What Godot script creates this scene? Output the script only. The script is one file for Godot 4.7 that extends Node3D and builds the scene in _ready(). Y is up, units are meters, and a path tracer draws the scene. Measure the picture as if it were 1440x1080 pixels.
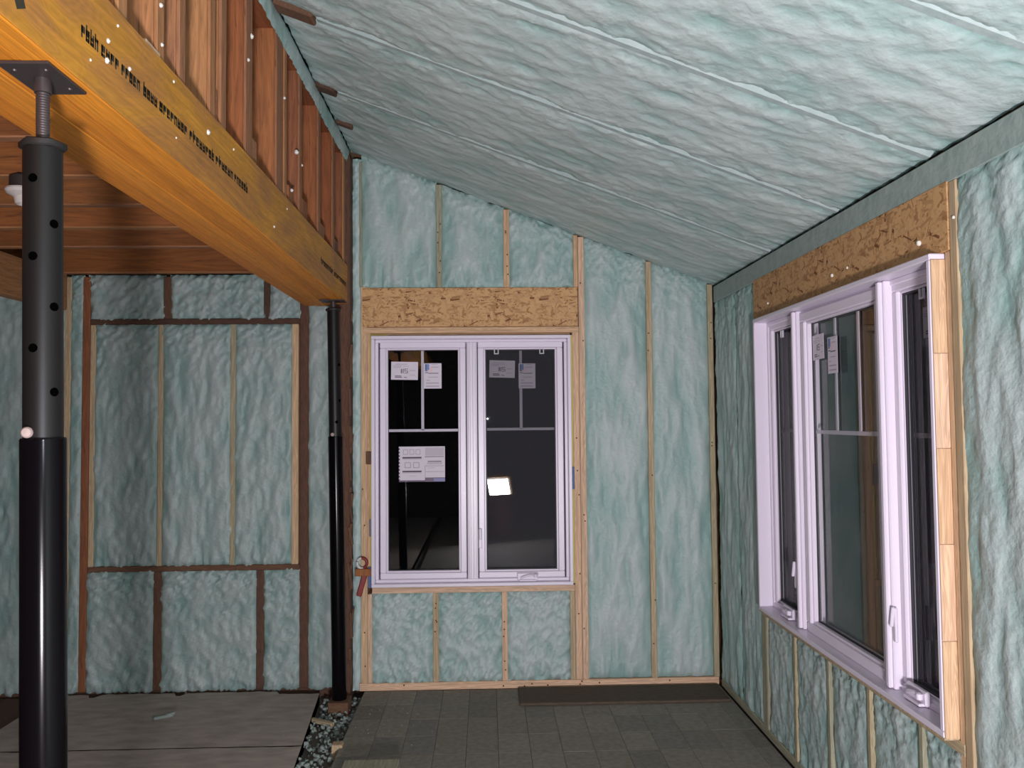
extends Node3D

# ------------------------------------------------------------------ set-up
const EYE := Vector3(0, 1.562, 0)
const BACK := -4.82          # stud faces of the new gable wall
const OLD := -4.90           # stud faces of the old wall on the left
const SIDE := 1.36           # stud faces of the eave wall on the right
const SLOPE := 0.374
const EAVE_Y := 2.357

var taken := {}
var mesh_cache := {}
var M := {}
var lump := FastNoiseLite.new()
var fine := FastNoiseLite.new()
var crease := FastNoiseLite.new()
var rng := RandomNumberGenerator.new()

func _ready() -> void:
	rng.seed = 11
	camera_and_light()
	materials()
	shell()
	floors()
	wall_back_boards()
	wall_right_boards()
	wall_old_boards()
	ceiling_new()
	ceiling_old()
	upper_wall()
	window_gable()
	window_triple()
	beam()
	posts()
	small_things()
	behind_camera()

func camera_and_light() -> void:
	var cam := Camera3D.new(); cam.name = "camera"
	cam.fov = rad_to_deg(2.0 * atan(540.0 / 1150.0)); cam.near = 0.05; cam.far = 60.0
	add_child(cam)
	cam.position = EYE
	cam.basis = Basis(Vector3.UP, deg_to_rad(-1.814)) * Basis(Vector3.RIGHT, deg_to_rad(2.473)) * Basis(Vector3.BACK, deg_to_rad(-0.516))
	cam.current = true
	var we := WorldEnvironment.new(); we.name = "night_environment"
	var e := Environment.new()
	e.background_mode = Environment.BG_COLOR
	e.background_color = Color(0.012, 0.013, 0.018)
	e.tonemap_mode = Environment.TONE_MAPPER_LINEAR
	e.tonemap_exposure = 0.94
	e.sdfgi_enabled = true; e.ssao_enabled = true; e.ssil_enabled = true
	we.environment = e
	add_child(we)
	# flood light standing behind the photographer: the light leaves its glass (built in behind_camera)
	var a := AreaLight3D.new(); a.name = "work_light_glow"
	a.area_size = Vector2(0.30, 0.22)
	a.light_color = Color(0.985, 0.965, 0.985); a.light_energy = 21.0
	a.area_range = 14.0; a.shadow_enabled = true
	add_child(a)
	a.position = Vector3(0.152, 0.665, 1.11)
	a.rotation_degrees = Vector3(24, -22, 0)
	# the phone's own flash
	var o := OmniLight3D.new(); o.name = "phone_flash_glow"
	o.light_color = Color(0.92, 0.94, 1.0); o.light_energy = 0.9; o.light_size = 0.006
	o.omni_range = 14.0; o.omni_attenuation = 2.0; o.shadow_enabled = true
	add_child(o)
	o.position = EYE + Vector3(0.012, 0.012, -0.004)

# ------------------------------------------------------------------ naming
func numbered(n: String) -> String:
	if not taken.has(n):
		taken[n] = 0
		return n
	taken[n] += 1
	return "%s_%03d" % [n, taken[n]]

func put(n: String, m: Mesh, mat: Material, parent: Node = self, kind := "") -> MeshInstance3D:
	var o := MeshInstance3D.new()
	o.mesh = m
	o.material_override = mat
	if parent == self:
		o.name = numbered(n)
	else:
		var key := "%d/%s" % [parent.get_instance_id(), n]
		taken[key] = taken.get(key, -1) + 1
		o.name = n if taken[key] == 0 else "%s_%03d" % [n, taken[key]]
	parent.add_child(o, true)
	if kind != "":
		o.set_meta("kind", kind)
	return o

func group(n: String, parent: Node = self) -> Node3D:
	var o := Node3D.new()
	o.name = numbered(n) if parent == self else n
	parent.add_child(o, true)
	return o

func structure(n: String) -> Node3D:
	var o := group(n)
	o.set_meta("kind", "structure")
	return o

func tag(o: Node, label: String, category: String, grp := "") -> Node:
	o.set_meta("label", label)
	o.set_meta("category", category)
	if grp != "":
		o.set_meta("group", grp)
	return o

# ------------------------------------------------------------------ meshes
func cbox(st: SurfaceTool, c: Vector3, s: Vector3, b := 0.003, t := Basis.IDENTITY) -> void:
	# chamfered box
	var h := s * 0.5
	b = minf(b, minf(h.x, minf(h.y, h.z)) * 0.6)
	var face := func(ps: Array, n: Vector3) -> void:
		var nn: Vector3 = t * n
		var p0: Vector3 = ps[0]; var p1: Vector3 = ps[1]; var p2: Vector3 = ps[2]
		var flip := (p1 - p0).cross(p2 - p0).dot(n) > 0.0
		var order := []
		for k in range(1, ps.size() - 1):
			order += ([0, k + 1, k] if flip else [0, k, k + 1])
		for k in order:
			st.set_normal(nn)
			var q: Vector3 = ps[k]
			st.set_uv(Vector2(q.x, q.y))
			st.add_vertex(c + t * q)
	for ax in 3:
		var u := (ax + 1) % 3
		var v := (ax + 2) % 3
		for sg in [-1.0, 1.0]:
			var ps := []
			for q in [[-1, -1], [1, -1], [1, 1], [-1, 1]]:
				var p := Vector3.ZERO
				p[ax] = sg * h[ax]; p[u] = q[0] * (h[u] - b); p[v] = q[1] * (h[v] - b)
				ps.append(p)
			var n := Vector3.ZERO
			n[ax] = sg
			face.call(ps, n)
		if b > 0.0:
			for su in [-1.0, 1.0]:
				for sv in [-1.0, 1.0]:
					var ps := []
					for q in [-1.0, 1.0]:
						var p := Vector3.ZERO
						p[ax] = q * (h[ax] - b); p[u] = su * h[u]; p[v] = sv * (h[v] - b)
						ps.append(p)
					for q in [1.0, -1.0]:
						var p := Vector3.ZERO
						p[ax] = q * (h[ax] - b); p[u] = su * (h[u] - b); p[v] = sv * h[v]
						ps.append(p)
					var n := Vector3.ZERO
					n[u] = su; n[v] = sv
					face.call(ps, n.normalized())
	if b > 0.0:
		for sx in [-1.0, 1.0]:
			for sy in [-1.0, 1.0]:
				for sz in [-1.0, 1.0]:
					face.call([Vector3(sx * h.x, sy * (h.y - b), sz * (h.z - b)), Vector3(sx * (h.x - b), sy * h.y, sz * (h.z - b)), Vector3(sx * (h.x - b), sy * (h.y - b), sz * h.z)], Vector3(sx, sy, sz).normalized())

func begin() -> SurfaceTool:
	var st := SurfaceTool.new()
	st.begin(Mesh.PRIMITIVE_TRIANGLES)
	return st

func box_mesh(s: Vector3, b := 0.003) -> Mesh:
	var key := "%.4f_%.4f_%.4f_%.4f" % [s.x, s.y, s.z, b]
	if not mesh_cache.has(key):
		var st := begin()
		cbox(st, Vector3.ZERO, s, b)
		mesh_cache[key] = st.commit()
	return mesh_cache[key]

func joined(boxes: Array) -> Mesh:
	var st := begin()
	for q in boxes:
		cbox(st, q[0], q[1], q[2] if q.size() > 2 else 0.003, q[3] if q.size() > 3 else Basis.IDENTITY)
	return st.commit()

# a piece of lumber: size in world axes, grain along one axis (0 x, 1 y, 2 z)
func board(parent: Node, n: String, lo: Vector3, hi: Vector3, axis: int, mat: Material, bevel := 0.003, tilt := 0.0) -> MeshInstance3D:
	var s := (hi - lo).abs()
	var b := Basis.IDENTITY
	var ls := s
	if axis == 0:
		b = Basis(Vector3(0, -1, 0), Vector3(1, 0, 0), Vector3(0, 0, 1))
		ls = Vector3(s.y, s.x, s.z)
	elif axis == 2:
		b = Basis(Vector3(1, 0, 0), Vector3(0, 0, 1), Vector3(0, -1, 0))
		ls = Vector3(s.x, s.z, s.y)
	var o := put(n, box_mesh(ls, bevel), mat, parent)
	if tilt != 0.0:
		b = Basis(Vector3.BACK, tilt) * b
	o.basis = b
	o.position = (lo + hi) * 0.5
	return o

# solid of revolution about y: profile of Vector2(radius, height)
func lathe(st: SurfaceTool, prof: Array, c: Vector3, seg := 32, t := Basis.IDENTITY) -> void:
	for k in prof.size() - 1:
		var a: Vector2 = prof[k]
		var b: Vector2 = prof[k + 1]
		var d := b - a
		if d.length() < 1e-6:
			continue
		var nn := Vector2(d.y, -d.x).normalized()
		for i in seg:
			var t0 := TAU * i / seg
			var t1 := TAU * (i + 1) / seg
			var P := [Vector3(cos(t0) * a.x, a.y, sin(t0) * a.x), Vector3(cos(t1) * a.x, a.y, sin(t1) * a.x), Vector3(cos(t1) * b.x, b.y, sin(t1) * b.x), Vector3(cos(t0) * b.x, b.y, sin(t0) * b.x)]
			var Q := [Vector3(cos(t0) * nn.x, nn.y, sin(t0) * nn.x), Vector3(cos(t1) * nn.x, nn.y, sin(t1) * nn.x), Vector3(cos(t1) * nn.x, nn.y, sin(t1) * nn.x), Vector3(cos(t0) * nn.x, nn.y, sin(t0) * nn.x)]
			for j in [0, 1, 2, 0, 2, 3]:
				st.set_normal(t * Q[j])
				st.set_uv(Vector2(float(i) / seg, a.y))
				st.add_vertex(c + t * P[j])

func tube_path(st: SurfaceTool, pts: Array, r: float, seg := 10) -> void:
	var rings := []
	for k in pts.size():
		var p: Vector3 = pts[k]
		var d: Vector3 = (pts[mini(k + 1, pts.size() - 1)] - pts[maxi(k - 1, 0)]).normalized()
		var side := d.cross(Vector3.UP if absf(d.y) < 0.9 else Vector3.RIGHT).normalized()
		var up := side.cross(d).normalized()
		var ring := []
		for i in seg:
			var a := TAU * i / seg
			ring.append([p + (side * cos(a) + up * sin(a)) * r, side * cos(a) + up * sin(a)])
		rings.append(ring)
	for k in rings.size() - 1:
		for i in seg:
			var j := (i + 1) % seg
			for q in [[k, i], [k, j], [k + 1, j], [k, i], [k + 1, j], [k + 1, i]]:
				var e: Array = rings[q[0]][q[1]]
				st.set_normal(e[1]); st.set_uv(Vector2(0, 0)); st.add_vertex(e[0])
	for endk in [0, rings.size() - 1]:
		var n: Vector3 = (pts[0] - pts[1]).normalized() if endk == 0 else (pts[-1] - pts[-2]).normalized()
		for i in range(1, seg - 1):
			var tri := [0, i + 1, i] if endk == 0 else [0, i, i + 1]
			for q in tri:
				st.set_normal(n); st.set_uv(Vector2(0, 0)); st.add_vertex(rings[endk][q][0])

# flat printed label: front quad with UVs on a thin body, in local xy facing +z
func label_mesh(w: float, h: float, th := 0.0008) -> Mesh:
	var st := begin()
	var P := [Vector3(-w / 2, -h / 2, th), Vector3(w / 2, -h / 2, th), Vector3(w / 2, h / 2, th), Vector3(-w / 2, h / 2, th)]
	var UV := [Vector2(0.01, 0.99), Vector2(0.99, 0.99), Vector2(0.99, 0.01), Vector2(0.01, 0.01)]
	for j in [0, 2, 1, 0, 3, 2]:
		st.set_normal(Vector3.BACK); st.set_uv(UV[j]); st.add_vertex(P[j])
	for k in 4:
		var a: Vector3 = P[k]
		var b: Vector3 = P[(k + 1) % 4]
		var a0 := Vector3(a.x, a.y, 0)
		var b0 := Vector3(b.x, b.y, 0)
		var n := (b - a).cross(Vector3.BACK).normalized()
		for q in [a, b, b0, a, b0, a0]:
			st.set_normal(n); st.set_uv(Vector2(0.02, 0.02)); st.add_vertex(q)
	return st.commit()

# sprayed foam in one bay: a height field on U x V, rising along N
func foam(parent: Node, n: String, O: Vector3, U: Vector3, V: Vector3, w: float, h0: float, h1: float, p := {}) -> MeshInstance3D:
	var N := U.cross(V).normalized()
	var cell: float = p.get("cell", 0.014)
	var nu := maxi(4, int(ceil(w / cell)))
	var nv := maxi(4, int(ceil(maxf(h0, h1) / cell)))
	var su: float = p.get("su", 9.0)
	var sv: float = p.get("sv", 2.6)
	var base: float = p.get("base", -0.012)
	var amp: float = p.get("amp", 0.012)
	var rough: float = p.get("rough", 0.006)
	var curl: float = p.get("curl", 0.016)
	var soft: float = p.get("soft", 0.016)
	var pale: float = p.get("pale", 0.5)
	var tone: float = p.get("tone", 1.0)
	var warm: float = p.get("warm", 0.0)
	var wobble: float = p.get("wob", 0.008)
	var sd: float = rng.randf() * 100.0
	var H := PackedFloat32Array(); H.resize((nu + 1) * (nv + 1))
	var pos := PackedVector3Array(); pos.resize(H.size())
	var nor := PackedVector3Array(); nor.resize(H.size())
	var col := PackedColorArray(); col.resize(H.size())
	for i in nu + 1:
		var u := w * i / nu
		var top := lerpf(h0, h1, u / w)
		for j in nv + 1:
			var v := top * j / nv
			var k := i * (nv + 1) + j
			var e := minf(minf(u, w - u), minf(v, top - v))
			var e_ends := minf(v, top - v)
			var wob := lump.get_noise_3d(u * 22.0, v * 11.0, sd + 40.0) * wobble
			var q := exp(-maxf(e + wob, 0.0) / soft)
			var n1 := lump.get_noise_3d(u * su, v * sv, sd)
			var n2 := crease.get_noise_3d(u * su * 2.1, v * (sv * 1.6 + 2.0 * exp(-e_ends / 0.08)), sd + 7.0)
			var n3 := fine.get_noise_3d(u * 38.0, v * 30.0, sd)
			var near_end := 1.0 + 1.2 * exp(-e_ends / 0.10)
			var hh := base + amp * n1 * (1.0 - 0.5 * q) + rough * (n2 * 1.3) * near_end + 0.0020 * n3 * near_end - curl * q
			H[k] = hh
			pos[k] = O + U * u + V * v + N * hh
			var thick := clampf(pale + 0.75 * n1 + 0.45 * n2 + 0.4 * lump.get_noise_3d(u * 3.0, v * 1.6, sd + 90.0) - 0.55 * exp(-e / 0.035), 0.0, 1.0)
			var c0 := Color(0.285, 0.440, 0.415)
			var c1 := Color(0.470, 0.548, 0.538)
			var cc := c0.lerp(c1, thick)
			cc = Color(cc.r * (1.0 + 0.02 * warm), cc.g * (1.0 - 0.005 * warm), cc.b * (1.0 - 0.05 * warm))
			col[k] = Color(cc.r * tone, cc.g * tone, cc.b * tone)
	var idx := PackedInt32Array()
	for i in nu:
		for j in nv:
			var a := i * (nv + 1) + j
			var b := a + nv + 1
			idx.append_array([a, b + 1, b, a, a + 1, b + 1])
	for i in nu + 1:
		for j in nv + 1:
			var k := i * (nv + 1) + j
			var du: Vector3 = pos[mini(i + 1, nu) * (nv + 1) + j] - pos[maxi(i - 1, 0) * (nv + 1) + j]
			var dv: Vector3 = pos[i * (nv + 1) + mini(j + 1, nv)] - pos[i * (nv + 1) + maxi(j - 1, 0)]
			nor[k] = du.cross(dv).normalized()
	var arr := []
	arr.resize(Mesh.ARRAY_MAX)
	arr[Mesh.ARRAY_VERTEX] = pos; arr[Mesh.ARRAY_NORMAL] = nor; arr[Mesh.ARRAY_COLOR] = col; arr[Mesh.ARRAY_INDEX] = idx
	var m := ArrayMesh.new()
	m.add_surface_from_arrays(Mesh.PRIMITIVE_TRIANGLES, arr)
	return put(n, m, M.foam, parent)

# ------------------------------------------------------------------ materials
func grain_image(seed_: int, kind: String) -> ImageTexture:
	var n := FastNoiseLite.new(); n.seed = seed_; n.frequency = 1.0; n.fractal_octaves = 3
	var S := 384
	var im := Image.create(S, S, true, Image.FORMAT_RGB8)
	for y in S:
		for x in S:
			var u := float(x) / S
			var v := float(y) / S
			# periodic across both axes
			var cu := cos(u * TAU); var su := sin(u * TAU); var cv := cos(v * TAU); var sv := sin(v * TAU)
			var k := 0.0
			if kind == "wood":
				var w := n.get_noise_3d(cu * 0.5 + 3.0, su * 0.5 + cv * 0.25, sv * 0.25)
				var ring := 0.5 + 0.5 * sin((u * 9.0 + w * 5.0) * TAU)
				var fib := n.get_noise_3d(cu * 14.0, su * 14.0 + cv * 0.5, sv * 0.5)
				k = 0.86 + 0.10 * ring * ring + 0.14 * fib
				var tone := n.get_noise_3d(cu * 0.9 + 20.0, su * 0.9 + cv * 0.5, sv * 0.5)
				k += tone * 0.12
				im.set_pixel(x, y, Color(clampf(k, 0, 1), clampf(k * 0.99 - 0.01, 0, 1), clampf(k * 0.98 - 0.015, 0, 1)))
			elif kind == "old":
				var fib := n.get_noise_3d(cu * 9.0, su * 9.0 + cv * 0.8, sv * 0.8)
				var tone := n.get_noise_3d(cu * 1.2 + 20.0, su * 1.2 + cv * 1.1, sv * 1.1)
				var knot := n.get_noise_3d(cu * 2.0 + 50.0, su * 2.0 + cv * 2.0, sv * 2.0)
				k = 0.84 + 0.10 * fib + 0.16 * tone - 0.5 * maxf(0.0, knot - 0.36)
				im.set_pixel(x, y, Color(clampf(k, 0, 1), clampf(k * 0.97 - 0.02, 0, 1), clampf(k * 0.95 - 0.03 + 0.03 * maxf(0.0, -tone), 0, 1)))
			elif kind == "veneer":
				var w := n.get_noise_3d(cu * 0.8, su * 0.8 + cv * 0.7, sv * 0.7)
				var fib := n.get_noise_3d(cu * 7.0, su * 7.0 + cv * 0.9, sv * 0.9)
				var cath := 0.5 + 0.5 * sin((u * 4.0 + w * 6.0) * TAU)
				k = 0.82 + 0.045 * cath + 0.13 * fib + 0.13 * w
				var g := clampf(0.25 - w * 1.1, 0.0, 0.5)
				im.set_pixel(x, y, Color(clampf(k, 0, 1), clampf(k * (0.98 - 0.03 * g), 0, 1), clampf(k * (0.90 + 0.9 * g), 0, 1)))
	im.generate_mipmaps()
	return ImageTexture.create_from_image(im)

func osb_image() -> ImageTexture:
	var S := 512
	var im := Image.create(S, S, true, Image.FORMAT_RGB8)
	im.fill(Color(0.80, 0.65, 0.47))
	var r := RandomNumberGenerator.new(); r.seed = 5
	for k in 1500:
		var L := r.randf_range(14, 62)
		var W := r.randf_range(4, 15)
		var a := r.randfn(0.0, 0.7)
		var t := r.randf()
		var c := Color(0.86, 0.71, 0.53).lerp(Color(0.64, 0.47, 0.31), t * t)
		if r.randf() < 0.05:
			c = Color(0.46, 0.28, 0.14)
		var o := Vector2(r.randf() * S, r.randf() * S)
		var d := Vector2(cos(a), sin(a))
		var s := Vector2(-d.y, d.x)
		for i in int(L):
			for j in int(W):
				var q := o + d * i + s * j
				im.set_pixel(posmod(int(q.x), S), posmod(int(q.y), S), c.darkened(0.10 * absf(sin(j * 1.9 + k))))
	im.generate_mipmaps()
	return ImageTexture.create_from_image(im)

func mottle(seed_: int, freq: float, lo: Color, hi: Color, oct := 4) -> NoiseTexture2D:
	var t := NoiseTexture2D.new()
	var n := FastNoiseLite.new(); n.seed = seed_; n.frequency = freq; n.fractal_octaves = oct
	t.noise = n; t.width = 512; t.height = 512; t.seamless = true
	var g := Gradient.new()
	g.set_color(0, lo); g.set_color(1, hi)
	t.color_ramp = g
	return t

func grey_noise(seed_: int, freq: float, oct := 4, type := FastNoiseLite.TYPE_SIMPLEX_SMOOTH) -> NoiseTexture2D:
	var t := NoiseTexture2D.new()
	var n := FastNoiseLite.new(); n.seed = seed_; n.frequency = freq; n.fractal_octaves = oct; n.noise_type = type
	t.noise = n; t.width = 512; t.height = 512; t.seamless = true
	return t

func mat(n: String, c: Color, rough := 0.7, metal := 0.0) -> StandardMaterial3D:
	var m := StandardMaterial3D.new()
	m.resource_name = n
	m.albedo_color = c; m.roughness = rough; m.metallic = metal
	M[n] = m
	return m

func wood(n: String, c: Color, tex: Texture2D, sc := Vector3(5.5, 0.9, 5.5), off := Vector3.ZERO, rough := 0.72) -> StandardMaterial3D:
	var m := mat(n, c, rough)
	m.albedo_texture = tex
	m.uv1_triplanar = true
	m.uv1_scale = sc
	m.uv1_offset = off
	m.heightmap_enabled = true
	m.heightmap_texture = tex
	m.heightmap_scale = 0.12
	return m

func materials() -> void:
	lump.seed = 3; lump.frequency = 1.0; lump.noise_type = FastNoiseLite.TYPE_SIMPLEX_SMOOTH; lump.fractal_octaves = 2
	fine.seed = 9; fine.frequency = 1.0; fine.noise_type = FastNoiseLite.TYPE_SIMPLEX_SMOOTH; fine.fractal_octaves = 2
	crease.seed = 21; crease.frequency = 1.0; crease.noise_type = FastNoiseLite.TYPE_SIMPLEX_SMOOTH; crease.fractal_type = FastNoiseLite.FRACTAL_RIDGED; crease.fractal_octaves = 2
	var f := mat("foam", Color.WHITE, 0.5)
	f.vertex_color_use_as_albedo = true
	f.heightmap_enabled = true
	f.heightmap_texture = grey_noise(4, 0.022, 5)
	f.heightmap_scale = 0.20
	f.uv1_triplanar = true; f.uv1_world_triplanar = true; f.uv1_scale = Vector3(3.1, 3.1, 3.1)
	var fs := mat("foam_skin", Color(0.68, 0.725, 0.72), 0.6)    # thin overspray on framing
	fs.albedo_texture = mottle(8, 0.012, Color(0.86, 0.90, 0.90), Color(1, 1, 1))
	fs.uv1_triplanar = true; fs.uv1_scale = Vector3(2, 2, 2)
	fs.heightmap_enabled = true; fs.heightmap_texture = f.heightmap_texture; fs.heightmap_scale = 0.15
	var fg := mat("foam_skin_grey", Color(0.62, 0.67, 0.65), 0.65)
	fg.albedo_texture = fs.albedo_texture; fg.uv1_triplanar = true; fg.uv1_scale = Vector3(2, 2, 2)
	fg.heightmap_enabled = true; fg.heightmap_texture = f.heightmap_texture; fg.heightmap_scale = 0.15
	var pine := grain_image(2, "wood")
	var old := grain_image(6, "old")
	var ven := grain_image(12, "veneer")
	for k in 4:
		var off := Vector3(0.31 * k, 0.27 * k, 0.17 * k)
		wood("pine_%d" % k, [Color(0.90, 0.76, 0.64), Color(0.87, 0.74, 0.60), Color(0.91, 0.78, 0.67), Color(0.86, 0.72, 0.58)][k], pine, Vector3(7, 0.9, 7), off)
		wood("pine_tint_%d" % k, [Color(0.76, 0.69, 0.57), Color(0.71, 0.67, 0.55), Color(0.66, 0.66, 0.57), Color(0.77, 0.68, 0.55)][k], pine, Vector3(7, 0.9, 7), off)
		wood("old_%d" % k, [Color(0.67, 0.42, 0.25), Color(0.63, 0.38, 0.22), Color(0.70, 0.46, 0.28), Color(0.62, 0.40, 0.27)][k], old, Vector3(6, 0.8, 6), off, 0.8)
		wood("dark_%d" % k, [Color(0.44, 0.32, 0.26), Color(0.38, 0.28, 0.23), Color(0.48, 0.36, 0.28), Color(0.43, 0.33, 0.27)][k], old, Vector3(9, 2.2, 9), off, 0.85)
		wood("edge_%d" % k, [Color(0.75, 0.54, 0.36), Color(0.72, 0.52, 0.37), Color(0.77, 0.57, 0.38), Color(0.68, 0.48, 0.34)][k], old, Vector3(9, 1.0, 9), off, 0.8)
		wood("lvl_%d" % k, [Color(0.93, 0.60, 0.17), Color(0.88, 0.55, 0.15), Color(0.92, 0.59, 0.18), Color(0.86, 0.53, 0.15)][k], pine, Vector3(13, 0.6, 13), off, 0.6)
		wood("joist_%d" % k, [Color(0.63, 0.40, 0.20), Color(0.59, 0.37, 0.18), Color(0.66, 0.42, 0.22), Color(0.61, 0.40, 0.21)][k], old, Vector3(6, 0.7, 6), off, 0.8)
	wood("lvl_face", Color(0.85, 0.59, 0.20), ven, Vector3(1.7, 0.7, 1.7), Vector3(0.2, 0.1, 0.4), 0.62)
	var osb := mat("osb", Color(1.0, 0.96, 0.92), 0.75)
	osb.albedo_texture = osb_image(); osb.uv1_triplanar = true; osb.uv1_world_triplanar = true; osb.uv1_scale = Vector3(1.9, 1.9, 1.9)
	osb.heightmap_enabled = true; osb.heightmap_texture = osb.albedo_texture; osb.heightmap_scale = 0.1
	var osb2 := osb.duplicate(); osb2.albedo_color = Color(0.98, 0.93, 0.87); M["osb_side"] = osb2
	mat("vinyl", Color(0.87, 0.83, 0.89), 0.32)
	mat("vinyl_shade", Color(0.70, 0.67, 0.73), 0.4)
	mat("gasket", Color(0.20, 0.20, 0.22), 0.7)
	var g := mat("glass", Color(0.05, 0.05, 0.05, 0.01), 0.0)
	g.transparency = BaseMaterial3D.TRANSPARENCY_ALPHA
	g.metallic_specular = 0.44
	var sc := mat("screen_mesh", Color(0.25, 0.245, 0.27, 0.42), 0.8)
	sc.transparency = BaseMaterial3D.TRANSPARENCY_ALPHA
	mat("clip", Color(0.75, 0.74, 0.78), 0.3)
	var bk := mat("black_paint", Color(0.04, 0.03, 0.04), 0.17)
	bk.metallic_specular = 0.25
	var bw := mat("black_worn", Color(0.10, 0.09, 0.09), 0.40)
	bw.metallic_specular = 0.36
	mat("black_matt", Color(0.12, 0.105, 0.10), 0.55)
	mat("hole", Color(0.01, 0.01, 0.01), 0.9).metallic_specular = 0.0
	mat("steel", Color(0.30, 0.26, 0.26), 0.45, 0.5)
	mat("pin", Color(0.62, 0.54, 0.52), 0.6)
	var ce := mat("cement", Color(0.76, 0.71, 0.67), 0.9)
	ce.albedo_texture = mottle(31, 0.01, Color(0.84, 0.83, 0.83), Color(1, 1, 1), 5); ce.uv1_triplanar = true; ce.uv1_world_triplanar = true; ce.uv1_scale = Vector3(0.9, 0.9, 2.2)
	for k in 5:
		var ti := mat("tile_%d" % k, [Color(0.565, 0.54, 0.495), Color(0.515, 0.495, 0.46), Color(0.59, 0.565, 0.52), Color(0.535, 0.52, 0.49), Color(0.575, 0.55, 0.515)][k], 0.75)
		ti.albedo_texture = mottle(41, 0.02, Color(0.84, 0.83, 0.82), Color(1, 1, 1), 5); ti.uv1_triplanar = true; ti.uv1_world_triplanar = true; ti.uv1_scale = Vector3(2.3, 2.3, 2.3)
		ti.uv1_offset = Vector3(k * 0.37, 0, k * 0.21)
	mat("dirt", Color(0.40, 0.37, 0.34), 0.95)
	mat("sheathing", Color(0.40, 0.30, 0.21), 0.9)
	mat("night_wall", Color(0.36, 0.32, 0.29), 0.9)
	mat("spray_can_foam", Color(0.80, 0.74, 0.42), 0.8)
	mat("porcelain", Color(0.80, 0.76, 0.74), 0.3)
	mat("red_plastic", Color(0.50, 0.10, 0.09), 0.45)
	mat("white_plastic", Color(0.78, 0.77, 0.76), 0.5)
	mat("blue_tape", Color(0.30, 0.38, 0.56), 0.6)
	mat("ink", Color(0.19, 0.165, 0.11), 0.8)
	mat("speck", Color(0.88, 0.86, 0.83), 0.6)
	mat("shavings", Color(0.54, 0.58, 0.56), 0.7)
	var lens := mat("lamp_glass", Color(1, 1, 1), 0.3)
	lens.emission_enabled = true; lens.emission = Color(1.0, 0.95, 0.92); lens.emission_energy_multiplier = 14.0
	var led := mat("led", Color(1, 1, 1), 0.3)
	led.emission_enabled = true; led.emission = Color(0.95, 0.96, 1.0); led.emission_energy_multiplier = 60.0
	mat("yellow_plastic", Color(0.78, 0.55, 0.12), 0.5)
	mat("orange_plastic", Color(0.62, 0.24, 0.13), 0.5)
	mat("phone_black", Color(0.03, 0.03, 0.035), 0.25)

func roof_y(x: float) -> float:
	return EAVE_Y + SLOPE * (1.371 - x)

# ------------------------------------------------------------------ the room shell
func shell() -> void:
	var st := structure("wall_rear")
	put("wall_panel", box_mesh(Vector3(6.4, 3.9, 0.12), 0.0), M.night_wall, st).position = Vector3(-1.35, 1.85, 3.56)
	var l := structure("wall_left")
	put("wall_panel", box_mesh(Vector3(0.12, 3.0, 8.7), 0.0), M.night_wall, l).position = Vector3(-4.46, 1.4, -0.7)

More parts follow.
